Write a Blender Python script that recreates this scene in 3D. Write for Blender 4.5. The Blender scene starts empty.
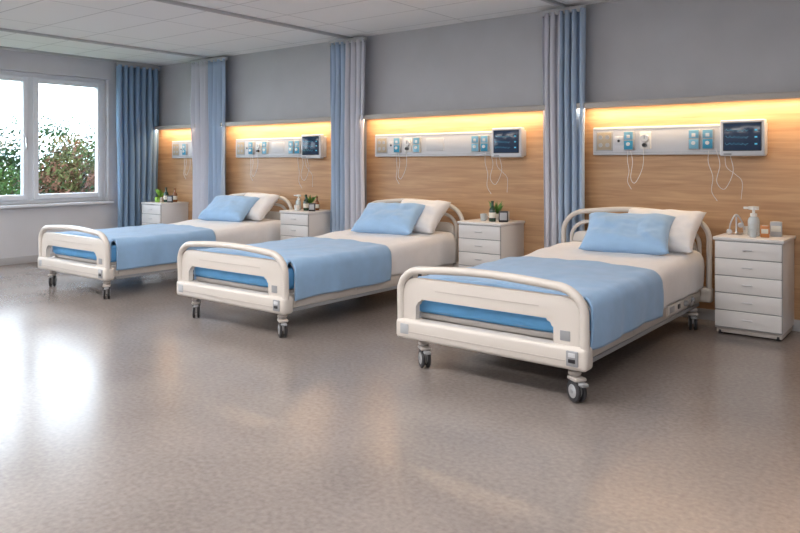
import bpy, bmesh, math, random
from mathutils import Vector, Matrix, noise
random.seed(7)
scene = bpy.context.scene
C = scene.collection

# ---------------------------------------------------------------- materials
def mat(name, col, rough=0.5, metal=0.0, emis=None, estr=0.0, spec=0.5, noise_amt=0.0, nscale=20, bump=0.0, sheen=0.0, coat=0.0):
    m = bpy.data.materials.new(name); m.use_nodes = True
    nt = m.node_tree; b = nt.nodes['Principled BSDF']
    b.inputs['Base Color'].default_value = (*col, 1)
    b.inputs['Roughness'].default_value = rough
    b.inputs['Metallic'].default_value = metal
    b.inputs['Specular IOR Level'].default_value = spec
    b.inputs['Sheen Weight'].default_value = sheen
    b.inputs['Coat Weight'].default_value = coat
    if emis:
        b.inputs['Emission Color'].default_value = (*emis, 1)
        b.inputs['Emission Strength'].default_value = estr
    if noise_amt > 0 or bump > 0:
        tc = nt.nodes.new('ShaderNodeTexCoord')
        n = nt.nodes.new('ShaderNodeTexNoise'); n.inputs['Scale'].default_value = nscale
        n.inputs['Detail'].default_value = 6
        nt.links.new(tc.outputs['Object'], n.inputs['Vector'])
        if noise_amt > 0:
            r = nt.nodes.new('ShaderNodeValToRGB')
            r.color_ramp.elements[0].position = 0.3; r.color_ramp.elements[1].position = 0.7
            r.color_ramp.elements[0].color = (*[c*(1-noise_amt) for c in col], 1)
            r.color_ramp.elements[1].color = (*[min(1, c*(1+noise_amt)) for c in col], 1)
            nt.links.new(n.outputs['Fac'], r.inputs['Fac'])
            nt.links.new(r.outputs['Color'], b.inputs['Base Color'])
        if bump > 0:
            bp = nt.nodes.new('ShaderNodeBump'); bp.inputs['Strength'].default_value = bump
            bp.inputs['Distance'].default_value = 0.01
            nt.links.new(n.outputs['Fac'], bp.inputs['Height'])
            nt.links.new(bp.outputs['Normal'], b.inputs['Normal'])
    return m

M = {}
M['cream'] = mat('cream_plastic', (0.63, 0.59, 0.55), 0.30, coat=0.25)
M['cream2'] = mat('cream_frame', (0.50, 0.46, 0.43), 0.4)
M['gap'] = mat('dark_gap', (0.08, 0.08, 0.085), 0.6)
M['greyplate'] = mat('grey_plate', (0.30, 0.31, 0.33), 0.4)
M['steel'] = mat('steel', (0.62, 0.62, 0.64), 0.28, 1.0)
M['rubber'] = mat('caster_rubber', (0.03, 0.03, 0.035), 0.55)
M['hub'] = mat('caster_hub', (0.45, 0.46, 0.48), 0.35, 0.4)
M['blue'] = mat('blue_linen', (0.28, 0.46, 0.70), 0.85, noise_amt=0.05, nscale=9, bump=0.2, sheen=0.2)
M['bluemat'] = mat('blue_mattress', (0.14, 0.42, 0.78), 0.8, noise_amt=0.05, nscale=12)
M['bluepil'] = mat('blue_pillow_linen', (0.34, 0.54, 0.80), 0.85, noise_amt=0.04, nscale=9, bump=0.2, sheen=0.2)
M['white'] = mat('white_linen', (0.79, 0.785, 0.80), 0.9, noise_amt=0.03, nscale=8, bump=0.25, sheen=0.1)
M['cabinet'] = mat('white_cabinet', (0.72, 0.705, 0.70), 0.35)
M['panelw'] = mat('medical_panel_white', (0.60, 0.62, 0.66), 0.4)
M['panelg'] = mat('medical_panel_grey', (0.42, 0.44, 0.47), 0.4)
M['tealbox'] = mat('teal_module', (0.03, 0.30, 0.50), 0.35)
M['ltblue'] = mat('light_blue_module', (0.20, 0.48, 0.66), 0.4)
M['black'] = mat('black_plastic', (0.02, 0.02, 0.025), 0.3)
M['beige'] = mat('beige_socket', (0.45, 0.38, 0.28), 0.5)
M['screen'] = mat('monitor_screen', (0.006, 0.018, 0.045), 0.15, emis=(0.01, 0.04, 0.10), estr=0.25)
M['trace'] = mat('monitor_trace', (0.1, 0.5, 0.7), 0.4, emis=(0.1, 0.6, 0.9), estr=0.3)
M['cable'] = mat('cable_white', (0.75, 0.74, 0.72), 0.5)
M['bottle'] = mat('dark_green_glass', (0.015, 0.05, 0.03), 0.12, coat=0.5)
M['amber'] = mat('amber_bottle', (0.20, 0.07, 0.02), 0.15, coat=0.5)
M['green'] = mat('plant_green', (0.12, 0.30, 0.06), 0.6, noise_amt=0.3)
M['lime'] = mat('lime_green', (0.28, 0.52, 0.10), 0.45)
M['ceramic'] = mat('white_ceramic', (0.8, 0.8, 0.78), 0.25)
M['clear'] = mat('clear_plastic', (0.50, 0.55, 0.57), 0.1, coat=0.6)
M['label'] = mat('paper_label', (0.75, 0.74, 0.66), 0.7)
M['orange'] = mat('orange_box', (0.55, 0.22, 0.07), 0.5)
M['frame'] = mat('window_frame_white', (0.74, 0.78, 0.84), 0.35)
M['track'] = mat('track_metal', (0.50, 0.51, 0.53), 0.4, 0.3)
M['led'] = mat('led_strip', (1, 0.8, 0.5), 0.5, emis=(1.0, 0.74, 0.46), estr=10.0)
M['shelf'] = mat('shelf_laminate', (0.46, 0.43, 0.40), 0.45)
M['base'] = mat('baseboard_grey', (0.42, 0.42, 0.44), 0.5)
M['fillpanel'] = mat('fill_light_diffuser', (1, 1, 1), 0.5, emis=(1.0, 0.955, 0.91), estr=19.0)  # glow of the added, out-of-view fill panels
M['wallg'] = mat('wall_paint_grey', (0.50, 0.505, 0.53), 0.75, noise_amt=0.04, nscale=3, bump=0.03)
M['walll'] = mat('wall_paint_light', (0.58, 0.59, 0.63), 0.75, noise_amt=0.03, nscale=3)

def curtain_mat(name, col, trans=0.25):
    m = bpy.data.materials.new(name); m.use_nodes = True
    nt = m.node_tree; b = nt.nodes['Principled BSDF']; out = nt.nodes['Material Output']
    b.inputs['Base Color'].default_value = (*col, 1); b.inputs['Roughness'].default_value = 0.7
    b.inputs['Sheen Weight'].default_value = 0.3
    t = nt.nodes.new('ShaderNodeBsdfTranslucent'); t.inputs['Color'].default_value = (*col, 1)
    mx = nt.nodes.new('ShaderNodeMixShader'); mx.inputs[0].default_value = trans
    nt.links.new(b.outputs[0], mx.inputs[1]); nt.links.new(t.outputs[0], mx.inputs[2])
    nt.links.new(mx.outputs[0], out.inputs['Surface'])
    return m
M['curtb'] = curtain_mat('curtain_blue', (0.52, 0.65, 0.82), 0.3)
M['curtg'] = curtain_mat('curtain_lavender_grey', (0.80, 0.81, 0.88), 0.35)
M['curtd'] = curtain_mat('curtain_window_blue', (0.38, 0.55, 0.74), 0.45)

# floor
def floor_mat():
    m = bpy.data.materials.new('floor_vinyl'); m.use_nodes = True
    nt = m.node_tree; b = nt.nodes['Principled BSDF']
    tc = nt.nodes.new('ShaderNodeTexCoord')
    n1 = nt.nodes.new('ShaderNodeTexNoise'); n1.inputs['Scale'].default_value = 1.0; n1.inputs['Detail'].default_value = 2.0; n1.inputs['Roughness'].default_value = 0.5
    n2 = nt.nodes.new('ShaderNodeTexNoise'); n2.inputs['Scale'].default_value = 42; n2.inputs['Detail'].default_value = 5
    for n in (n1, n2): nt.links.new(tc.outputs['Object'], n.inputs['Vector'])
    mx = nt.nodes.new('ShaderNodeMath'); mx.operation = 'MULTIPLY_ADD'
    mx.inputs[1].default_value = 0.55
    nt.links.new(n2.outputs['Fac'], mx.inputs[0])
    m2 = nt.nodes.new('ShaderNodeMath'); m2.operation = 'MULTIPLY'; m2.inputs[1].default_value = 0.45
    nt.links.new(n1.outputs['Fac'], m2.inputs[0]); nt.links.new(m2.outputs[0], mx.inputs[2])
    r = nt.nodes.new('ShaderNodeValToRGB')
    r.color_ramp.elements[0].position = 0.34; r.color_ramp.elements[1].position = 0.66
    r.color_ramp.elements[0].color = (0.190, 0.165, 0.154, 1); r.color_ramp.elements[1].color = (0.285, 0.250, 0.232, 1)
    nt.links.new(mx.outputs[0], r.inputs['Fac']); nt.links.new(r.outputs['Color'], b.inputs['Base Color'])
    mr = nt.nodes.new('ShaderNodeMapRange'); mr.inputs['From Min'].default_value = 0.3; mr.inputs['From Max'].default_value = 0.7
    mr.inputs['To Min'].default_value = 0.20; mr.inputs['To Max'].default_value = 0.27
    nt.links.new(n1.outputs['Fac'], mr.inputs['Value']); nt.links.new(mr.outputs[0], b.inputs['Roughness'])
    b.inputs['Specular IOR Level'].default_value = 0.75
    return m
M['floor'] = floor_mat()

def wood_mat():
    m = bpy.data.materials.new('oak_panelling'); m.use_nodes = True
    nt = m.node_tree; b = nt.nodes['Principled BSDF']; b.inputs['Roughness'].default_value = 0.45
    tc = nt.nodes.new('ShaderNodeTexCoord'); mp = nt.nodes.new('ShaderNodeMapping')
    mp.inputs['Scale'].default_value = (0.9, 1, 14)
    n = nt.nodes.new('ShaderNodeTexNoise'); n.inputs['Scale'].default_value = 2.2; n.inputs['Detail'].default_value = 9; n.inputs['Distortion'].default_value = 0.6
    nt.links.new(tc.outputs['Object'], mp.inputs['Vector']); nt.links.new(mp.outputs[0], n.inputs['Vector'])
    r = nt.nodes.new('ShaderNodeValToRGB')
    r.color_ramp.elements[0].position = 0.3; r.color_ramp.elements[1].position = 0.72
    r.color_ramp.elements[0].color = (0.43, 0.24, 0.122, 1); r.color_ramp.elements[1].color = (0.60, 0.37, 0.20, 1)
    nt.links.new(n.outputs['Fac'], r.inputs['Fac']); nt.links.new(r.outputs['Color'], b.inputs['Base Color'])
    return m
M['wood'] = wood_mat()

def ceil_mat():
    m = bpy.data.materials.new('ceiling_tiles'); m.use_nodes = True
    nt = m.node_tree; b = nt.nodes['Principled BSDF']; b.inputs['Roughness'].default_value = 0.8
    tc = nt.nodes.new('ShaderNodeTexCoord')
    br = nt.nodes.new('ShaderNodeTexBrick'); br.offset = 0.0; br.squash = 1.0
    br.inputs['Scale'].default_value = 1.0; br.inputs['Mortar Size'].default_value = 0.008
    br.inputs['Mortar Smooth'].default_value = 0.0
    br.inputs['Brick Width'].default_value = 1.2; br.inputs['Row Height'].default_value = 0.6
    br.inputs['Color1'].default_value = (0.87, 0.88, 0.90, 1); br.inputs['Color2'].default_value = (0.85, 0.86, 0.88, 1)
    br.inputs['Mortar'].default_value = (0.62, 0.63, 0.65, 1)
    nt.links.new(tc.outputs['Object'], br.inputs['Vector']); nt.links.new(br.outputs['Color'], b.inputs['Base Color'])
    return m
M['ceil'] = ceil_mat()

def glass_mat():
    m = bpy.data.materials.new('window_glass'); m.use_nodes = True
    nt = m.node_tree; out = nt.nodes['Material Output']; nt.nodes.remove(nt.nodes['Principled BSDF'])
    t = nt.nodes.new('ShaderNodeBsdfTransparent'); t.inputs[0].default_value = (0.97, 0.985, 0.99, 1)
    g = nt.nodes.new('ShaderNodeBsdfGlossy'); g.inputs['Roughness'].default_value = 0.02
    mx = nt.nodes.new('ShaderNodeMixShader'); mx.inputs[0].default_value = 0.04
    nt.links.new(t.outputs[0], mx.inputs[1]); nt.links.new(g.outputs[0], mx.inputs[2]); nt.links.new(mx.outputs[0], out.inputs['Surface'])
    return m
M['glass'] = glass_mat()

# ---------------------------------------------------------------- builder
class B:
    def __init__(s): s.bm = bmesh.new(); s.mats = []
    def mi(s, m):
        m = M[m] if isinstance(m, str) else m
        if m not in s.mats: s.mats.append(m)
        return s.mats.index(m)
    def add(s, t, m, xf=None):
        i = s.mi(m)
        if xf is not None: t.transform(xf)
        bmesh.ops.recalc_face_normals(t, faces=t.faces)
        for f in t.faces: f.material_index = i; f.smooth = True
        me = bpy.data.meshes.new('t'); t.to_mesh(me); t.free()
        s.bm.from_mesh(me); bpy.data.meshes.remove(me)
    def box(s, x0, x1, y0, y1, z0, z1, m, bev=0.0, seg=2, xf=None):
        t = bmesh.new(); bmesh.ops.create_cube(t, size=1)
        for v in t.verts:
            v.co = Vector(((x0+x1)/2+v.co.x*(x1-x0), (y0+y1)/2+v.co.y*(y1-y0), (z0+z1)/2+v.co.z*(z1-z0)))
        if bev > 0: bmesh.ops.bevel(t, geom=t.edges[:], offset=bev, segments=seg, affect='EDGES', profile=0.5)
        s.add(t, m, xf)
    def cyl(s, p0, p1, r, m, r2=None, seg=24, bev=0.0):
        p0, p1 = Vector(p0), Vector(p1); d = p1-p0
        t = bmesh.new()
        bmesh.ops.create_cone(t, cap_ends=True, segments=seg, radius1=r, radius2=r if r2 is None else r2, depth=d.length)
        if bev > 0:
            ed = [e for e in t.edges if abs(e.verts[0].co.z-e.verts[1].co.z) < 1e-6]
            bmesh.ops.bevel(t, geom=ed, offset=bev, segments=3, affect='EDGES', profile=0.5)
        q = Vector((0, 0, 1)).rotation_difference(d.normalized()).to_matrix().to_4x4()
        s.add(t, m, Matrix.Translation((p0+p1)/2) @ q)
    def lathe(s, c, prof, m, seg=24):
        t = bmesh.new(); rings = []
        for r, z in prof:
            rings.append([t.verts.new((c[0]+max(r, 1e-4)*math.cos(2*math.pi*i/seg), c[1]+max(r, 1e-4)*math.sin(2*math.pi*i/seg), c[2]+z)) for i in range(seg)])
        for a, b in zip(rings, rings[1:]):
            for i in range(seg): t.faces.new((a[i], a[(i+1) % seg], b[(i+1) % seg], b[i]))
        t.faces.new(rings[0][::-1]); t.faces.new(rings[-1])
        s.add(t, m)
    def tube(s, pts, r, m, seg=12, r2=None, ref=None):
        pts = [Vector(p) for p in pts]; t = bmesh.new(); rings = []
        n = None
        for i, p in enumerate(pts):
            tg = (pts[min(i+1, len(pts)-1)]-pts[max(i-1, 0)]).normalized()
            if ref is not None:
                n = Vector(ref)
            elif n is None:
                n = tg.orthogonal().normalized()
            n = (n-tg*n.dot(tg)).normalized(); b = tg.cross(n)
            rb = r if r2 is None else r2
            rings.append([t.verts.new(p+n*r*math.cos(2*math.pi*k/seg)+b*rb*math.sin(2*math.pi*k/seg)) for k in range(seg)])
        for a, b in zip(rings, rings[1:]):
            for i in range(seg): t.faces.new((a[i], a[(i+1) % seg], b[(i+1) % seg], b[i]))
        t.faces.new(rings[0][::-1]); t.faces.new(rings[-1])
        s.add(t, m)
    def plate(s, pts, y0, y1, m, bev=0.008, xf=None):
        """polygon in xz extruded along y"""
        t = bmesh.new()
        a = [t.verts.new((x, y0, z)) for x, z in pts]; b = [t.verts.new((x, y1, z)) for x, z in pts]
        fa = t.faces.new(a); fb = t.faces.new(b[::-1]); n = len(pts)
        for i in range(n): t.faces.new((a[(i+1) % n], a[i], b[i], b[(i+1) % n]))
        if bev > 0:
            ed = list(fa.edges)+list(fb.edges)
            bmesh.ops.bevel(t, geom=ed, offset=bev, segments=3, affect='EDGES', profile=0.5)
        s.add(t, m, xf)
    def grid(s, fn, nu, nv, m):
        t = bmesh.new(); g = [[t.verts.new(fn(i/nu, j/nv)) for j in range(nv+1)] for i in range(nu+1)]
        for i in range(nu):
            for j in range(nv): t.faces.new((g[i][j], g[i+1][j], g[i+1][j+1], g[i][j+1]))
        i = s.mi(m)
        for f in t.faces: f.material_index = i; f.smooth = True
        me = bpy.data.meshes.new('t'); t.to_mesh(me); t.free(); s.bm.from_mesh(me); bpy.data.meshes.remove(me)
    def done(s, name, parent=None, loc=(0, 0, 0), rot=(0, 0, 0), angle=40, solid=0.0):
        me = bpy.data.meshes.new(name); s.bm.to_mesh(me); s.bm.free()
        for m in s.mats: me.materials.append(m)
        me.set_sharp_from_angle(angle=math.radians(angle))
        o = bpy.data.objects.new(name, me); C.objects.link(o)
        o.location = loc; o.rotation_euler = rot
        if parent: o.parent = parent
        if solid:
            md = o.modifiers.new('thickness', 'SOLIDIFY'); md.thickness = solid; md.offset = 0
        return o

def empty(name, loc=(0, 0, 0)):
    e = bpy.data.objects.new(name, None); e.location = loc; e.empty_display_size = 0.1; C.objects.link(e); return e

def rpoly(pts, rads, seg=7):
    out = []; n = len(pts)
    for i in range(n):
        p = Vector(pts[i]); a = Vector(pts[i-1]); b = Vector(pts[(i+1) % n]); r = rads[i]
        if r <= 0: out.append((p.x, p.y)); continue
        u = (a-p).normalized(); v = (b-p).normalized()
        for k in range(seg+1):
            t = k/seg
            q = (1-t)**2*(p+u*r)+2*t*(1-t)*p+t*t*(p+v*r)
            out.append((q.x, q.y))
    return out

def catmull(ctrl, n=10):
    P = [Vector(c) for c in ctrl]; P = [P[0]*2-P[1]]+P+[P[-1]*2-P[-2]]; out = []
    for i in range(1, len(P)-2):
        for k in range(n):
            t = k/n; a, b, c, d = P[i-1], P[i], P[i+1], P[i+2]
            out.append(0.5*((2*b)+(c-a)*t+(2*a-5*b+4*c-d)*t*t+(3*b-a-3*c+d)*t**3))
    out.append(P[-2]); return out

# ---------------------------------------------------------------- room shell
XL, XR, YB, YF, ZC = -7.95, 3.4, 2.60, -5.8, 2.76
def simple(name, *a, m='wallg', bev=0):
    b = B(); b.box(*a, m, bev); return b.done(name)
simple('floor', XL-0.25, XR+0.2, YF-0.2, YB+0.2, -0.1, 0, m='floor')
simple('ceiling', XL-0.25, XR+0.2, YF-0.2, YB+0.2, ZC, ZC+0.1, m='ceil')
simple('wall_back', XL-0.25, XR+0.2, YB, YB+0.15, 0, ZC, m='wallg')
simple('wall_front', XL-0.25, XR+0.2, YF-0.15, YF, 0, ZC, m='walll')
simple('wall_right', XR, XR+0.15, YF, YB, 0, ZC, m='walll')
wins = [(-0.30, 1.80), (-3.3, -1.2)]  # second opening is out of view, added to let in more light
WZ0, WZ1 = 0.76, 2.49
b = B()
b.box(XL-0.25, XL, YF, YB, 0, WZ0, 'walll'); b.box(XL-0.25, XL, YF, YB, WZ1, ZC, 'walll')
b.box(XL-0.25, XL, wins[0][1], YB, WZ0, WZ1, 'walll'); b.box(XL-0.25, XL, wins[1][1], wins[0][0], WZ0, WZ1, 'walll')
b.box(XL-0.25, XL, YF, wins[1][0], WZ0, WZ1, 'walll'); b.done('wall_left')
for k, (a, c) in enumerate(wins):
    e = empty('window_%d' % (k+1), (XL, (a+c)/2, WZ0))  # the second is the added, unseen opening
    b = B(); oy = (a+c)/2; A = a-oy; Cc = c-oy; H = WZ1-WZ0
    x0, x1 = -0.16, -0.08
    b.box(x0, x1, A, A+0.06, 0, H, 'frame', 0.006); b.box(x0, x1, Cc-0.06, Cc, 0, H, 'frame', 0.006)
    b.box(x0, x1, A+0.05, Cc-0.05, 0, 0.06, 'frame', 0.006); b.box(x0, x1, A+0.05, Cc-0.05, H-0.06, H, 'frame', 0.006)
    b.box(x0, x1, -0.04, 0.04, 0.05, H-0.05, 'frame', 0.006)
    for (p, q) in ((A+0.06, -0.035), (0.035, Cc-0.06)):
        X0, X1 = -0.14, -0.055
        b.box(X0, X1, p, p+0.065, 0.055, H-0.055, 'frame', 0.008); b.box(X0, X1, q-0.065, q, 0.055, H-0.055, 'frame', 0.008)
        b.box(X0, X1, p+0.06, q-0.06, 0.055, 0.125, 'frame', 0.008); b.box(X0, X1, p+0.06, q-0.06, H-0.125, H-0.055, 'frame', 0.008)
    b.box(-0.055, -0.03, -0.08, -0.055, 0.75, 0.88, 'steel', 0.005); b.box(-0.04, -0.02, -0.078, -0.058, 0.72, 0.80, 'steel', 0.005)
    b.done('window_frame', e)
    g = B(); g.box(-0.105, -0.098, A+0.06, Cc-0.06, 0.06, H-0.06, 'glass'); g.done('glass_pane', e)
    s = B(); s.box(-0.09, 0.07, A-0.05, Cc+0.05, -0.035, 0.0, 'frame', 0.008); s.done('window_sill', e)

b = B(); b.box(-7.93, XR, YB-0.032, YB-0.0205, 0, 0.09, 'base', 0.004); b.done('baseboard_back')
b = B(); b.box(XL+0.0005, XL+0.018, YF, YB-0.04, 0, 0.09, 'base', 0.004); b.done('baseboard_left')

# wood panels + light shelves
bays = [(-7.93, -6.75), (-6.30, -4.18), (-3.76, -1.44), (-1.16, 1.25)]
for (a, c) in bays:
    b = B(); b.box(a, c, YB-0.02, YB-0.001, 0.0, 1.80, 'wood', 0.002); b.done('wood_wall_panel')
    e = empty('wall_light_shelf', ((a+c)/2, YB-0.06, 1.82)); w = (c-a)/2
    b = B(); b.box(-w, w, -0.095, 0.055, -0.010, 0.024, 'shelf', 0.004)
    b.box(-w, w, -0.095, -0.080, -0.026, -0.008, 'shelf', 0.003); b.done('shelf_board', e)
    b = B(); b.box(-w+0.02, w-0.02, -0.070, -0.045, -0.018, -0.0105, 'led'); b.done('led_strip', e)
    L = bpy.data.lights.new('led_lamp', 'AREA'); L.shape = 'RECTANGLE'; L.size = 2*w-0.1; L.size_y = 0.04
    L.energy = 8.5*w; L.color = (1.0, 0.70, 0.42)
    lo = bpy.data.objects.new('led_lamp', L); C.objects.link(lo); lo.parent = e
    lo.location = (0, -0.055, -0.022); lo.rotation_euler = (math.radians(4), 0, 0)

# unseen ceiling panels, added as fill light for the room
for x in (-6.3, -3.8, -1.3, 1.2):
    for y in (-1.9, -4.3):
        e = empty('unseen_fill_light', (x, y, ZC))
        b = B(); b.box(-0.6, 0.6, -0.3, 0.3, -0.012, -0.002, 'fillpanel'); b.done('fill_diffuser', e)
        b = B()
        for q in ((-0.62, 0.62, -0.32, -0.3), (-0.62, 0.62, 0.3, 0.32), (-0.62, -0.6, -0.3, 0.3), (0.6, 0.62, -0.3, 0.3)):
            b.box(*q, -0.02, -0.0005, 'frame')
        b.done('frame', e)
for x in (-5.15, -2.6, 0.0):  # slim row kept out of view, added to brighten the beds
    e = empty('unseen_fill_light', (x, -1.02, ZC))
    b = B(); b.box(-0.6, 0.6, -0.09, 0.09, -0.012, -0.002, 'fillpanel'); b.done('fill_diffuser', e)
    b = B()
    for q in ((-0.62, 0.62, -0.11, -0.09), (-0.62, 0.62, 0.09, 0.11), (-0.62, -0.6, -0.09, 0.09), (0.6, 0.62, -0.09, 0.09)):
        b.box(*q, -0.02, -0.0005, 'frame')
    b.done('frame', e)

# ---------------------------------------------------------------- curtains
def curtain(x0, x1, yc, parts, name, z0=0.06, z1=2.70, amp=0.055, folds=7, axis='x', seed=0):
    e = empty(name, ((x0+x1)/2, yc, 0) if axis == 'x' else (yc, (x0+x1)/2, 0))
    w = x1-x0
    for (f0, f1, m) in parts:
        nf = folds*(f1-f0)
        def fn(u, v):
            t = f0+(f1-f0)*u; z = z0+(z1-z0)*v
            ph = t*folds*2*math.pi+1.6*noise.noise(Vector((t*3, seed, v*0.5)))
            squeeze = 1-0.06*math.exp(-((v-0.35)/0.3)**2)
            x = (t-0.5)*w*squeeze+0.010*math.sin(ph*2+seed)+0.014*noise.noise(Vector((t*6, v*2.5, seed)))
            y = amp*math.sin(ph)*(0.72+0.45*noise.noise(Vector((t*5, v*1.8, seed+5))))+0.010*noise.noise(Vector((t*20, v*4, seed)))
            return Vector((x, y, z)) if axis == 'x' else Vector((y, x, z))
        b = B(); b.grid(fn, int(28*nf)+4, 30, m); b.done('curtain_fabric', e, angle=180, solid=0.003)
    b = B()
    if axis == 'x': b.box(-w/2, w/2, -0.02, 0.02, z1-0.02, z1+0.03, 'track', 0.003)
    else: b.box(-0.02, 0.02, -w/2, w/2, z1-0.02, z1+0.03, 'track', 0.003)
    b.done('curtain_heading', e)
    return e
curtain(-6.92, -6.14, 2.46, [(0, 0.55, 'curtg'), (0.55, 1, 'curtb')], 'privacy_curtain', folds=8, seed=1)
curtain(-4.23, -3.67, 2.46, [(0, 0.5, 'curtb'), (0.5, 1, 'curtg')], 'privacy_curtain', folds=7, seed=2)
curtain(-1.475, -1.045, 2.47, [(0, 0.45, 'curtg'), (0.45, 1, 'curtb')], 'privacy_curtain', folds=6, seed=3)
curtain(1.86, 2.54, XL+0.13, [(0, 1, 'curtd')], 'window_curtain', folds=7, axis='y', seed=4, amp=0.065)
for x in (-6.54, -3.95, -1.26):
    b = B(); b.box(x-0.02, x+0.02, -1.2, 2.58, ZC-0.03, ZC-0.001, 'track', 0.003); b.done('curtain_track')
b = B(); b.box(XL+0.10, XL+0.14, -3.6, 2.5, ZC-0.03, ZC-0.001, 'track', 0.003); b.done('curtain_track')

# ---------------------------------------------------------------- beds
def arch(hw, z0, zt, r, bulge=0.02, n=10):
    pts = [(-hw, z0)]
    for k in range(n+1):
        a = math.pi-math.pi/2*k/n
        pts.append((-hw+r+r*math.cos(a), zt-r*0.85+r*0.85*math.sin(a)))
    for k in range(1, 12):
        t = k/12; x = (-hw+r)+(2*hw-2*r)*t
        pts.append((x, zt+bulge*math.sin(math.pi*t)))
    for k in range(n+1):
        a = math.pi/2-math.pi/2*k/n
        pts.append((hw-r+r*math.cos(a), zt-r*0.85+r*0.85*math.sin(a)))
    pts.append((hw, z0)); return pts

def caster(b, x, y, yaw=0.3):
    r = 0.060; d = Vector((math.cos(yaw), math.sin(yaw), 0)); f = Vector((-math.sin(yaw), math.cos(yaw), 0))
    c = Vector((x, y, r))-f*0.02
    for sgn in (-1, 1):
        b.cyl(c+d*(sgn*0.019-0.009), c+d*(sgn*0.019+0.009), r, 'rubber', seg=28, bev=0.006)
        b.cyl(c+d*(sgn*0.019-0.0115), c+d*(sgn*0.019+0.0115), r*0.62, 'hub', seg=20, bev=0.003)
        b.cyl(c+d*(sgn*0.019-0.014), c+d*(sgn*0.019+0.014), r*0.2, 'greyplate', seg=12)
    xf = Matrix.Translation((c.x, c.y, 0)) @ Matrix.Rotation(yaw, 4, 'Z')
    b.box(-0.008, 0.008, -0.018, 0.03, 0.05, 0.135, 'steel', 0.003, xf=xf)
    b.box(-0.036, 0.036, -0.045, 0.045, 0.117, 0.138, 'cream2', 0.008, xf=xf)
    b.cyl((x, y, 0.13), (x, y, 0.20), 0.020, 'steel')
    b.cyl((x, y, 0.145), (x, y, 0.165), 0.036, 'cream2', bev=0.004)
    b.box(-0.02, 0.02, -0.085, -0.04, 0.10, 0.118, 'greyplate', 0.004, xf=xf)

def rise(y):
    t = min(1, max(0, (y-0.9)/1.2)); return 0.065*t*t*(3-2*t)

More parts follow.
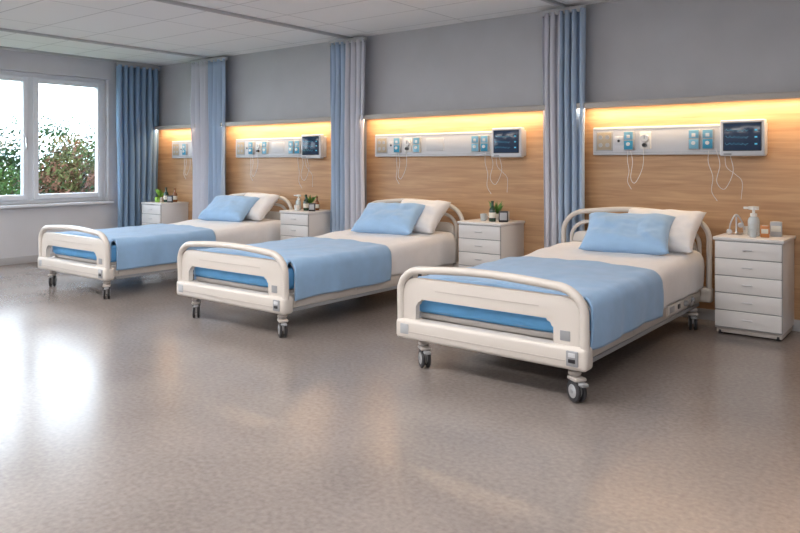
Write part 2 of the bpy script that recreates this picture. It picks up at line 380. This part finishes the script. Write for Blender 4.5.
def bed(cx, hw, seed):
    e = empty('hospital_bed', (cx, 0, 0)); L = 2.33; mw = 0.585
    b = B()
    for (x, y, a) in ((-hw+0.16, 0.02, 0.9), (hw-0.10, 0.0, 1.0), (-hw+0.16, 2.15, -0.2), (hw-0.10, 2.15, 0.4)):
        caster(b, x, y, a)
    b.done('casters', e)
    b = B()
    for sx in (-1, 1):
        X = sx*(mw-0.01)
        b.box(min(X, X-sx*0.05), max(X, X-sx*0.05), 0.03, L-0.04, 0.195, 0.310, 'cream', 0.014, 3)
        Xo = X+sx*0.008
        for (y0, y1) in ((0.12, 0.78), (0.82, 1.42), (1.46, 2.20)):
            b.box(min(X-sx*0.01, Xo), max(X-sx*0.01, Xo), y0, y1, 0.215, 0.290, 'cream', 0.006)
        b.box(min(X, X-sx*0.03), max(X, X-sx*0.03), 0.10, L-0.08, 0.170, 0.197, 'greyplate', 0.004)
        b.box(X-0.012 if sx < 0 else X-0.005, X+0.012 if sx > 0 else X+0.005, 1.50, 1.60, 0.232, 0.275, 'greyplate', 0.003)
        b.box(X-0.014 if sx < 0 else X-0.005, X+0.014 if sx > 0 else X+0.005, 1.68, 1.73, 0.236, 0.270, 'black', 0.003)
        b.cyl((X, 1.84, 0.255), (X+sx*0.03, 1.84, 0.255), 0.022, 'greyplate', bev=0.003)
        b.cyl((X, 2.02, 0.255), (X+sx*0.03, 2.02, 0.255), 0.022, 'greyplate', bev=0.003)
        b.tube([(X+sx*0.025, 1.84, 0.255), (X+sx*0.028, 1.93, 0.22), (X+sx*0.025, 2.02, 0.255)], 0.007, 'steel')
    for y in (0.15, 0.85, 1.5, 2.15):
        b.box(-mw+0.04, mw-0.04, y-0.03, y+0.03, 0.22, 0.28, 'cream2', 0.006)
    b.box(-0.25, 0.25, 0.5, 1.6, 0.17, 0.22, 'greyplate', 0.01)
    b.box(-mw+0.03, mw-0.03, 0.05, L-0.06, 0.30, 0.335, 'cream2', 0.006)
    b.done('chassis', e)
    b = B()
    b.box(-hw, hw, -0.075, 0.03, 0.180, 0.308, 'cream', 0.026, 4)
    b.box(-hw+0.10, hw-0.12, -0.0785, -0.07, 0.228, 0.234, 'cream2')
    b.box(hw-0.115, hw-0.045, -0.082, -0.05, 0.205, 0.288, 'greyplate', 0.006)
    b.box(hw-0.10, hw-0.06, -0.086, -0.07, 0.225, 0.245, 'black', 0.002)
    b.box(hw-0.10, hw-0.06, -0.086, -0.07, 0.255, 0.278, 'panelw', 0.002)
    b.box(-hw+0.045, -hw+0.11, -0.080, -0.05, 0.215, 0.280, 'panelg', 0.006)
    b.done('foot_bumper', e)
    b = B(); h = hw-0.045
    z0, zt = 0.295, 0.570
    out = [(-h, z0), (-h, zt), (h, zt), (h, z0), (h-0.16, z0), (h-0.16, 0.440), (-h+0.10, 0.440), (-h+0.10, z0)]
    rr = [0.01, 0.10, 0.10, 0.01, 0.02, 0.045, 0.045, 0.02]
    b.plate(rpoly(out, rr), -0.045, -0.003, 'cream', 0.012)
    b.box(-h+0.25, h-0.25, -0.0475, -0.04, 0.500, 0.504, 'cream2')
    b.box(h-0.12, h-0.06, -0.049, -0.04, 0.33, 0.385, 'greyplate', 0.003)
    b.done('footboard', e)
    b = B(); pts = arch(hw-0.024, 0.28, 0.625, 0.17, 0.022)
    b.tube([(x, -0.035-0.03*(z-0.28), z) for x, z in pts], 0.028, 'cream', 16, r2=0.025, ref=(0, 1, 0))
    b.done('foot_arch_rail', e)
    b = B()
    pts = arch(hw-0.024, 0.22, 0.875, 0.22, 0.03)
    b.tube([(x, L+0.02*(z-0.3), z) for x, z in pts], 0.022, 'cream', 16, ref=(0, 1, 0))
    pts = arch(hw-0.10, 0.22, 0.785, 0.17, 0.025)
    b.tube([(x, L+0.01, z) for x, z in pts], 0.017, 'cream', 12, ref=(0, 1, 0))
    out = [(-hw+0.12, 0.3), (-hw+0.12, 0.70), (hw-0.12, 0.70), (hw-0.12, 0.3)]
    b.plate(rpoly(out, [0.02, 0.09, 0.09, 0.02]), L-0.015, L+0.02, 'cream', 0.01)
    b.box(-hw, hw, L-0.03, L+0.05, 0.19, 0.31, 'cream', 0.02, 3)
    b.done('headboard', e)
    b = B(); b.box(-mw+0.02, mw-0.02, 0.03, L-0.03, 0.335, 0.50, 'bluemat', 0.04, 4); b.done('mattress', e)
    def cover(y0, y1, zb, wd, zt, m, seed, foot=None, rip=0.007):
        r = 0.065; flat = wd-r; side = zt-r-zb
        tot = 2*side+2*(math.pi/2*r)+2*flat
        def prof(s):
            d = s*tot
            if d < side: return (-wd, zb+d, 1.0)
            d -= side
            if d < math.pi/2*r:
                a = math.pi-d/r; return (-wd+r+r*math.cos(a), zt-r+r*math.sin(a), 0.3)
            d -= math.pi/2*r
            if d < 2*flat: return (-flat+d, zt, 0.0)
            d -= 2*flat
            if d < math.pi/2*r:
                a = math.pi/2-d/r; return (wd-r+r*math.cos(a), zt-r+r*math.sin(a), 0.3)
            d -= math.pi/2*r
            return (wd, zt-r-d, 1.0)
        def fn(u, v):
            x, z, sd = prof(u); y = y0+(y1-y0)*v
            n = noise.noise(Vector((x*4, y*4, 0)))
            lift = rise(y)*max(0, (z-zb)/(zt-zb))
            t = min(1, max(0, (zt-z)/(zt-zb)))
            crown = 0.020*math.cos(x/wd*1.5)
            x2 = x
            if sd >= 0.3:
                x2 += math.copysign(1, x)*(0.004+0.012*t*(0.6+math.sin(y*15+seed+3*n))*0.6+0.010*math.sin(math.pi*t))
                z += 0.012*noise.noise(Vector((y*3, seed, 2)))*t
            z += (rip*n+0.007*noise.noise(Vector((x*9, y*5, 3)))*(1-t)+crown)*(1-t)
            z += lift
            y += 0.014*noise.noise(Vector((x*2.5, v, seed+3)))*(v > 0.5)
            return Vector((x2, y, z))
        bb = B(); bb.grid(fn, 110, 64, m)
        if foot:
            def ff(u, v):
                x = -wd+0.03+(2*wd-0.06)*u; rr = 0.04
                d = v*(math.pi/2*rr+0.16)
                if d < math.pi/2*rr:
                    a = d/rr; y = y0-rr*math.sin(a); z = zt-rr+rr*math.cos(a)+0.020*math.cos(x/wd*1.5)*(1-v)
                else: y = y0-rr; z = zt-rr-(d-math.pi/2*rr)
                return Vector((x, y+0.003*math.sin(x*23), z))
            bb.grid(ff, 50, 16, m)
        return bb
    c = cover(0.10, L-0.04, 0.305, mw, 0.530, 'white', seed); c.done('bed_sheet', e, angle=180, solid=0.006)
    c = cover(0.085, 1.24, 0.265, mw+0.016, 0.552, 'blue', seed+9, foot=True)
    c.done('blanket', e, angle=180, solid=0.014)
    return e

def pillow(name, m, loc, w, h, th, rot, seed):
    b = B()
    def surf(sg):
        def fn(u, v):
            a = u*2-1; c = v*2-1
            ed = max(0, (1-a**4))*max(0, (1-c**4))
            z = sg*th/2*ed**0.45
            x = a*w/2*(1-0.08*(1-c*c)*abs(a))
            y = c*h/2*(1-0.09*(1-a*a)*abs(c))
            n = noise.noise(Vector((a*2.2, c*2.2, seed+sg)))*0.020+noise.noise(Vector((a*5, c*5, seed)))*0.010
            n += 0.006*math.sin(math.atan2(c, a)*14+seed)*(a*a*c*c)
            return Vector((x, y, z+n*ed**0.5))
        return fn
    b.grid(surf(1), 40, 28, m); b.grid(surf(-1), 40, 28, m)
    bmesh.ops.remove_doubles(b.bm, verts=b.bm.verts[:], dist=0.0008)
    bmesh.ops.recalc_face_normals(b.bm, faces=b.bm.faces[:])
    return b.done(name, None, loc, rot, angle=180)

bedx = [(-5.40, 0.68, 0.04), (-2.93, 0.67, 0.07), (-0.57, 0.65, 0.13)]
for i, (cx, hw, po) in enumerate(bedx):
    bed(cx, hw, i*3.3)
    pillow('white_pillow', 'white', (cx+0.17+po, 2.12, 0.765), 0.64, 0.42, 0.17, (math.radians(44), 0, math.radians(-4)), i)
    pillow('blue_pillow', 'bluepil', (cx+po, 1.88, 0.750), 0.68, 0.43, 0.17, (math.radians(36), math.radians(0), math.radians(10)), i+4)

# ---------------------------------------------------------------- nightstands
def nightstand(x0, w=0.49, nd=5):
    e = empty('nightstand', (x0, 2.11, 0)); D = 0.46; H = 0.74
    b = B()
    b.box(0.012, w-0.012, 0.02, D, 0.05, H-0.022, 'cabinet', 0.004)
    b.box(0, w, 0, D+0.003, H-0.026, H, 'cabinet', 0.006)
    b.box(0.02, w-0.02, 0.035, D-0.02, 0.012, 0.055, 'cream2', 0.003)
    b.box(0.014, w-0.014, 0.012, 0.024, 0.055, H-0.03, 'greyplate')
    b.done('cabinet_body', e)
    b = B(); top = H-0.034; bot = 0.055; hh = (top-bot)/nd
    for k in range(nd):
        z1 = top-k*hh; z0 = z1-hh+0.007
        b.box(0.016, w-0.016, 0.002, 0.022, z0, z1, 'cabinet', 0.004)
        zc = (z0+z1)/2+0.005
        b.cyl((w/2-0.035, -0.012, zc), (w/2+0.035, -0.012, zc), 0.005, 'steel', seg=10)
        for q in (-0.028, 0.028): b.cyl((w/2+q, -0.012, zc), (w/2+q, 0.006, zc), 0.004, 'steel', seg=8)
    b.done('drawers', e)
    b = B()
    for px in (0.045, w-0.045):
        for py in (0.05, D-0.05): b.cyl((px, py, 0), (px, py, 0.03), 0.018, 'black', seg=14, bev=0.003)
    b.done('feet', e)
NS = [-7.62, -4.715, -2.20, 0.14]
for x in NS: nightstand(x)
TZ = 0.74
BOT = [(0.0, 0), (0.026, 0), (0.028, 0.006), (0.028, 0.085), (0.022, 0.105), (0.010, 0.12), (0.010, 0.150), (0.012, 0.152), (0.012, 0.165), (0, 0.165)]
def bottle(x, y, m='bottle', s=1.0, label=True):
    b = B(); b.lathe((0, 0, 0), [(r*s, z*s) for r, z in BOT], m)
    if label: b.lathe((0, 0, 0.03*s), [(0.0283*s, 0), (0.0287*s, 0.001), (0.0287*s, 0.042*s), (0.0283*s, 0.043*s)], 'label')
    return b.done('glass_bottle', None, (x, y, TZ))
def cup(x, y, m='ceramic', s=1.0):
    b = B(); b.lathe((0, 0, 0), [(0.024*s, 0), (0.030*s, 0.004), (0.036*s, 0.075*s), (0.0335*s, 0.075*s), (0.028*s, 0.012*s), (0, 0.012*s)], m)
    b.tube([(0.033*s+0.020*s*math.sin(math.pi*k/10), 0, (0.018+0.042*k/10)*s) for k in range(11)], 0.0035*s, m, 8)
    return b.done('mug', None, (x, y, TZ))
def plant(x, y, s=1.0, m='green'):
    e = empty('potted_plant', (x, y, TZ))
    b = B(); b.lathe((0, 0, 0), [(0.022*s, 0), (0.032*s, 0.055*s), (0.029*s, 0.055*s), (0.026*s, 0.045*s), (0, 0.045*s)], 'ceramic'); b.done('pot', e)
    b = B()
    for k in range(26):
        a = random.uniform(0, 6.28); l = random.uniform(0.06, 0.13)*s; sp = random.uniform(0.1, 0.55)
        d = Vector((math.cos(a)*sp, math.sin(a)*sp, 1)).normalized(); sd = d.cross(Vector((math.cos(a+1), math.sin(a+1), 0))).normalized()
        def fn(u, v, d=d, sd=sd, l=l, a=a):
            wdt = 0.011*s*math.sin(math.pi*min(1, 0.08+v*0.92))
            return Vector((0, 0, 0.045*s))+d*l*v+Vector((math.cos(a), math.sin(a), 0))*0.02*s*v*v+sd*wdt*(u-0.5)*2
        b.grid(fn, 2, 6, m)
    b.done('leaves', e)
def dispenser(x, y, s=1.0):
    b = B()
    b.lathe((0, 0, 0), [(0.030*s, 0), (0.034*s, 0.005), (0.034*s, 0.095*s), (0.026*s, 0.115*s), (0.012*s, 0.120*s)], 'clear')
    b.lathe((0, 0, 0.118*s), [(0.020*s, 0), (0.020*s, 0.02*s), (0.008*s, 0.022*s), (0.008*s, 0.040*s), (0.030*s, 0.042*s), (0.030*s, 0.062*s), (0.0, 0.066*s)], 'ceramic')
    b.box(-0.058*s, 0.0, -0.010*s, 0.010*s, 0.164*s, 0.178*s, 'ceramic', 0.003)
    return b.done('soap_dispenser', None, (x, y, TZ), (0, 0, 0.4))
def small_clock(x, y, s=1):
    b = B(); b.box(-0.035*s, 0.035*s, -0.014, 0.014, 0.0, 0.085*s, 'black', 0.006); b.box(-0.027*s, 0.027*s, -0.0165, -0.012, 0.016*s, 0.072*s, 'panelg', 0.002)
    return b.done('alarm_clock', None, (x, y, TZ), (0, 0, 0.5))
def scope(x, y):
    b = B()
    b.lathe((0, 0, 0), [(0.045, 0), (0.045, 0.006), (0.012, 0.014), (0.007, 0.03), (0.007, 0.14), (0.014, 0.148), (0.014, 0.158), (0, 0.162)], 'steel')
    b.tube(catmull([(-0.05, 0, 0.03), (-0.04, 0, 0.09), (-0.012, 0, 0.15), (0.012, 0, 0.15), (0.045, 0, 0.09), (0.055, 0, 0.04)], 8), 0.006, 'steel', 10)
    b.cyl((-0.05, -0.012, 0.022), (-0.05, 0.012, 0.022), 0.022, 'steel', bev=0.004)
    b.cyl((0.03, -0.01, 0.075), (0.03, 0.01, 0.075), 0.020, 'steel', bev=0.004)
    return b.done('stethoscope_stand', None, (x, y, TZ), (0, 0, 0.3))
def sbox(x, y, w, d, h, m, nm='tissue_box'):
    b = B(); b.box(-w/2, w/2, -d/2, d/2, 0, h, m, 0.004); b.box(-w/2+0.006, w/2-0.006, -d/2-0.001, -d/2+0.004, h*0.35, h*0.75, 'label', 0.001)
    b.box(-w*0.3, w*0.3, -d*0.12, d*0.12, h-0.002, h+0.004, 'ceramic', 0.001)
    return b.done(nm, None, (x, y, TZ), (0, 0, 0.15))
scope(0.25, 2.36); dispenser(0.375, 2.36, 1.25); cup(0.30, 2.47, s=0.8); cup(0.40, 2.22, 'clear', 0.8); sbox(0.47, 2.28, 0.06, 0.06, 0.085, 'orange', 'medicine_box'); sbox(0.52, 2.42, 0.08, 0.09, 0.11, 'panelg')
cup(-2.02, 2.30, 'clear', 0.9); plant(-1.94, 2.42, 1.2); bottle(-1.90, 2.27, 'bottle', 1.2); sbox(-1.83, 2.40, 0.06, 0.06, 0.09, 'ceramic', 'medicine_box'); small_clock(-1.78, 2.27, 1.25); cup(-2.08, 2.42, 'ceramic', 0.8)
dispenser(-4.62, 2.33, 1.0); plant(-4.50, 2.40, 1.2); bottle(-4.44, 2.28, 'bottle', 1.15); bottle(-4.36, 2.38, 'amber', 1.0); cup(-4.53, 2.22, 'ceramic', 0.9); small_clock(-4.31, 2.25, 1.1)
plant(-7.50, 2.35, 1.2, 'lime'); bottle(-7.33, 2.33, 'bottle', 1.3); bottle(-7.25, 2.42, 'amber', 1.2); cup(-7.41, 2.24, 'lime', 1.0); small_clock(-7.19, 2.30, 1.2)

# ---------------------------------------------------------------- medical head panels
def headpanel(x0, x1, seed=0):
    w = x1-x0; e = empty('medical_gas_panel', (x0, YB-0.021, 1.37)); H = 0.25
    b = B()
    b.box(0, w, -0.055, 0, 0, H, 'panelw', 0.010, 3)
    b.box(0.01, w-0.01, -0.0575, -0.05, H*0.90, H*0.92, 'panelg'); b.box(0.01, w-0.01, -0.0575, -0.05, 0.02, 0.025, 'panelg')
    b.done('housing', e)
    b = B(); Y = -0.055
    def outlet(x, z, m='panelw'):
        b.box(x-0.04, x+0.04, Y-0.006, Y+0.005, z-0.04, z+0.04, 'panelw', 0.004)
        b.cyl((x, Y-0.010, z), (x, Y-0.004, z), 0.026, m, seg=20); b.cyl((x, Y-0.012, z), (x, Y-0.009, z), 0.012, 'black', seg=14)
    def module(x, z, m):
        b.box(x-0.044, x+0.044, Y-0.03, Y+0.005, z-0.083, z+0.083, 'panelg', 0.006)
        b.box(x-0.039, x+0.039, Y-0.034, Y-0.025, z-0.077, z+0.0, m, 0.004); b.box(x-0.039, x+0.039, Y-0.034, Y-0.025, z+0.01, z+0.077, 'ltblue', 0.004)
        b.cyl((x, Y-0.045, z-0.03), (x, Y-0.03, z-0.03), 0.016, 'ceramic', seg=16); b.box(x-0.015, x+0.015, Y-0.037, Y-0.03, z+0.022, z+0.05, 'ceramic', 0.002)
    def gauge(x, z):
        b.box(x-0.05, x+0.05, Y-0.012, Y+0.005, z-0.075, z+0.075, 'ceramic', 0.008)
        b.cyl((x, Y-0.03, z+0.02), (x, Y-0.01, z+0.02), 0.036, 'steel', seg=24, bev=0.003); b.cyl((x, Y-0.032, z+0.02), (x, Y-0.029, z+0.02), 0.030, 'ceramic', seg=24)
        b.box(x-0.002, x+0.002, Y-0.0335, Y-0.031, z+0.015, z+0.045, 'black'); b.cyl((x, Y-0.045, z-0.04), (x, Y-0.01, z-0.04), 0.016, 'black', seg=16)
    b.box(0.03, 0.19, Y-0.006, Y+0.005, 0.035, 0.215, 'panelg', 0.004)
    b.box(0.042, 0.178, Y-0.010, Y, 0.047, 0.203, 'beige', 0.004)
    for zz in (0.09, 0.16):
        for xx in (0.078, 0.142): b.cyl((xx, Y-0.013, zz), (xx, Y-0.009, zz), 0.019, 'panelg', seg=14)
    outlet(0.245, 0.125); module(0.34, 0.125, 'tealbox')
    if w > 1: gauge(0.48, 0.125)
    if w > 1.5:
        module(0.61, 0.125, 'ltblue')
        b.box(0.72, 0.95, Y-0.006, Y+0.004, 0.06, 0.19, 'panelw', 0.004)
    if w > 1:
        xm = w-0.56; module(xm+0.02, 0.125, 'ltblue'); module(xm+0.13, 0.125, 'tealbox')
    b.done('outlets_and_gauges', e)
    b = B()
    if w > 1:
        b.box(w-0.33, w+0.005, -0.115, -0.045, -0.015, H+0.025, 'panelw', 0.014, 3)
        b.box(w-0.305, w-0.020, -0.119, -0.10, 0.025, H+0.002, 'black', 0.006)
        b.box(w-0.298, w-0.027, -0.1205, -0.11, 0.032, H-0.005, 'screen', 0.003)
        b.box(w-0.30, w-0.24, -0.118, -0.11, -0.006, 0.008, 'greyplate', 0.002)
        for j, zz in enumerate((0.19, 0.135, 0.08)):
            pts = [(w-0.285+0.17*k/40, -0.1215, zz+0.012*math.sin(k*0.8+j)*(1 if k % 7 < 3 else 0.2)) for k in range(41)]
            b.tube(pts, 0.0008, 'trace', 5)
            b.box(w-0.070, w-0.05, -0.1212, -0.12, zz-0.006, zz+0.006, 'trace')
        b.done('patient_monitor', e)
    b = B()
    def cable(xs, zs, r=0.0026, m='cable'):
        b.tube(catmull([(x, -0.075+0.01*math.sin(i*2), z) for i, (x, z) in enumerate(zip(xs, zs))], 8), r, m, 7)
    cable([0.33, 0.325, 0.345, 0.33, 0.36], [0.06, -0.05, -0.14, -0.23, -0.30])
    cable([0.35, 0.37, 0.36, 0.40, 0.46, 0.47], [0.06, -0.06, -0.20, -0.24, -0.10, 0.08])
    if w > 1:
        x = w-0.42
        cable([x, x-0.01, x+0.03, x+0.02, x+0.06], [0.06, -0.06, -0.18, -0.30, -0.38])
        cable([x+0.05, x+0.08, x+0.06, x+0.12, x+0.18, x+0.16], [0.05, -0.08, -0.22, -0.28, -0.14, 0.0])
        cable([x+0.12, x+0.13, x+0.20, x+0.25, x+0.24], [0.0, -0.1, -0.16, -0.22, -0.36], 0.002)
    b.done('cables', e)
headpanel(-7.48, -6.94, seed=0)
headpanel(-6.03, -4.39, seed=1)
headpanel(-3.59, -1.70, seed=2)
headpanel(-1.00, 0.43, seed=3)

# ---------------------------------------------------------------- outdoors
b = B(); b.box(-40, XL-0.3, -30, 30, -0.6, -0.5, mat('lawn', (0.06, 0.11, 0.03), 0.9, noise_amt=0.3, nscale=2)); b.done('lawn')
leafm = [mat('leaf_%d' % i, c, 0.9, noise_amt=0.35, nscale=6, spec=0.1) for i, c in enumerate([(0.030, 0.065, 0.020), (0.045, 0.080, 0.022), (0.070, 0.080, 0.030), (0.11, 0.052, 0.035), (0.022, 0.05, 0.02)])]
def shrub(x, y, r, h, mi):
    h *= 0.97
    bm = bmesh.new(); rnd = random.Random(int(x*31+y*77))
    lumps = [(Vector((rnd.uniform(-1, 1)*r*0.6, rnd.uniform(-1, 1)*r*0.7, rnd.uniform(0.25, 0.85)*h)), rnd.uniform(0.28, 0.46)*r) for _ in range(18)]
    for i in range(9000):
        c, rr = rnd.choice(lumps)
        d = Vector((rnd.gauss(0, 1), rnd.gauss(0, 1), rnd.gauss(0, 1))).normalized()
        p = c+d*rr*rnd.uniform(0.6, 1.08); s = rnd.uniform(0.025, 0.055)
        p.z = max(p.z, 0.03)
        n = (d+Vector((rnd.uniform(-1, 1), rnd.uniform(-1, 1), rnd.uniform(-1, 1)))*0.9).normalized()
        t = n.orthogonal().normalized(); q = n.cross(t)
        vs = [bm.verts.new(p+t*s), bm.verts.new(p+q*s*0.5), bm.verts.new(p-t*s), bm.verts.new(p-q*s*0.5)]
        f = bm.faces.new(vs); f.material_index = 0 if rnd.random() < 0.7 else 1
    me = bpy.data.meshes.new('shrub')
    bmesh.ops.create_cone(bm, cap_ends=True, segments=8, radius1=0.08, radius2=0.05, depth=h*0.6, matrix=Matrix.Translation((0, 0, h*0.3)))
    bm.to_mesh(me); bm.free()
    me.materials.append(leafm[mi]); me.materials.append(leafm[(mi+1) % 5])
    o = bpy.data.objects.new('shrub', me); C.objects.link(o); o.location = (x, y, -0.49)
for (x, y, r, h, mi) in [(-13, 2.2, 1.2, 2.0, 0), (-13.5, 4.2, 1.3, 2.3, 2), (-13, 6.0, 1.1, 1.9, 1), (-14.5, 3.1, 1.5, 2.8, 4), (-15, 5.4, 1.6, 2.9, 0), (-15.5, 7.6, 1.5, 2.8, 2), (-13.2, 0.4, 1.2, 2.1, 2), (-14.8, 1.2, 1.5, 2.8, 0), (-12.6, 3.2, 0.8, 1.6, 3), (-12.6, 5.0, 0.8, 1.7, 4), (-12.4, 4.1, 0.7, 1.7, 3)]:
    shrub(x, y, r, h, mi)

# ---------------------------------------------------------------- world
w = bpy.data.worlds.new('overcast_sky'); scene.world = w; w.use_nodes = True
bg = w.node_tree.nodes['Background']; bg.inputs[0].default_value = (0.78, 0.89, 1.0, 1); bg.inputs[1].default_value = 8.5

# ---------------------------------------------------------------- camera
cam = bpy.data.cameras.new('camera'); co = bpy.data.objects.new('camera', cam); C.objects.link(co)
cam.sensor_width = 36; cam.lens = 720/800*36; cam.shift_y = -103.5/800
co.location = (1.668, -3.688, 1.3); co.rotation_euler = (math.radians(90), 0, math.radians(38.23))
scene.camera = co
scene.view_settings.view_transform = 'Standard'
scene.view_settings.exposure = 0.0
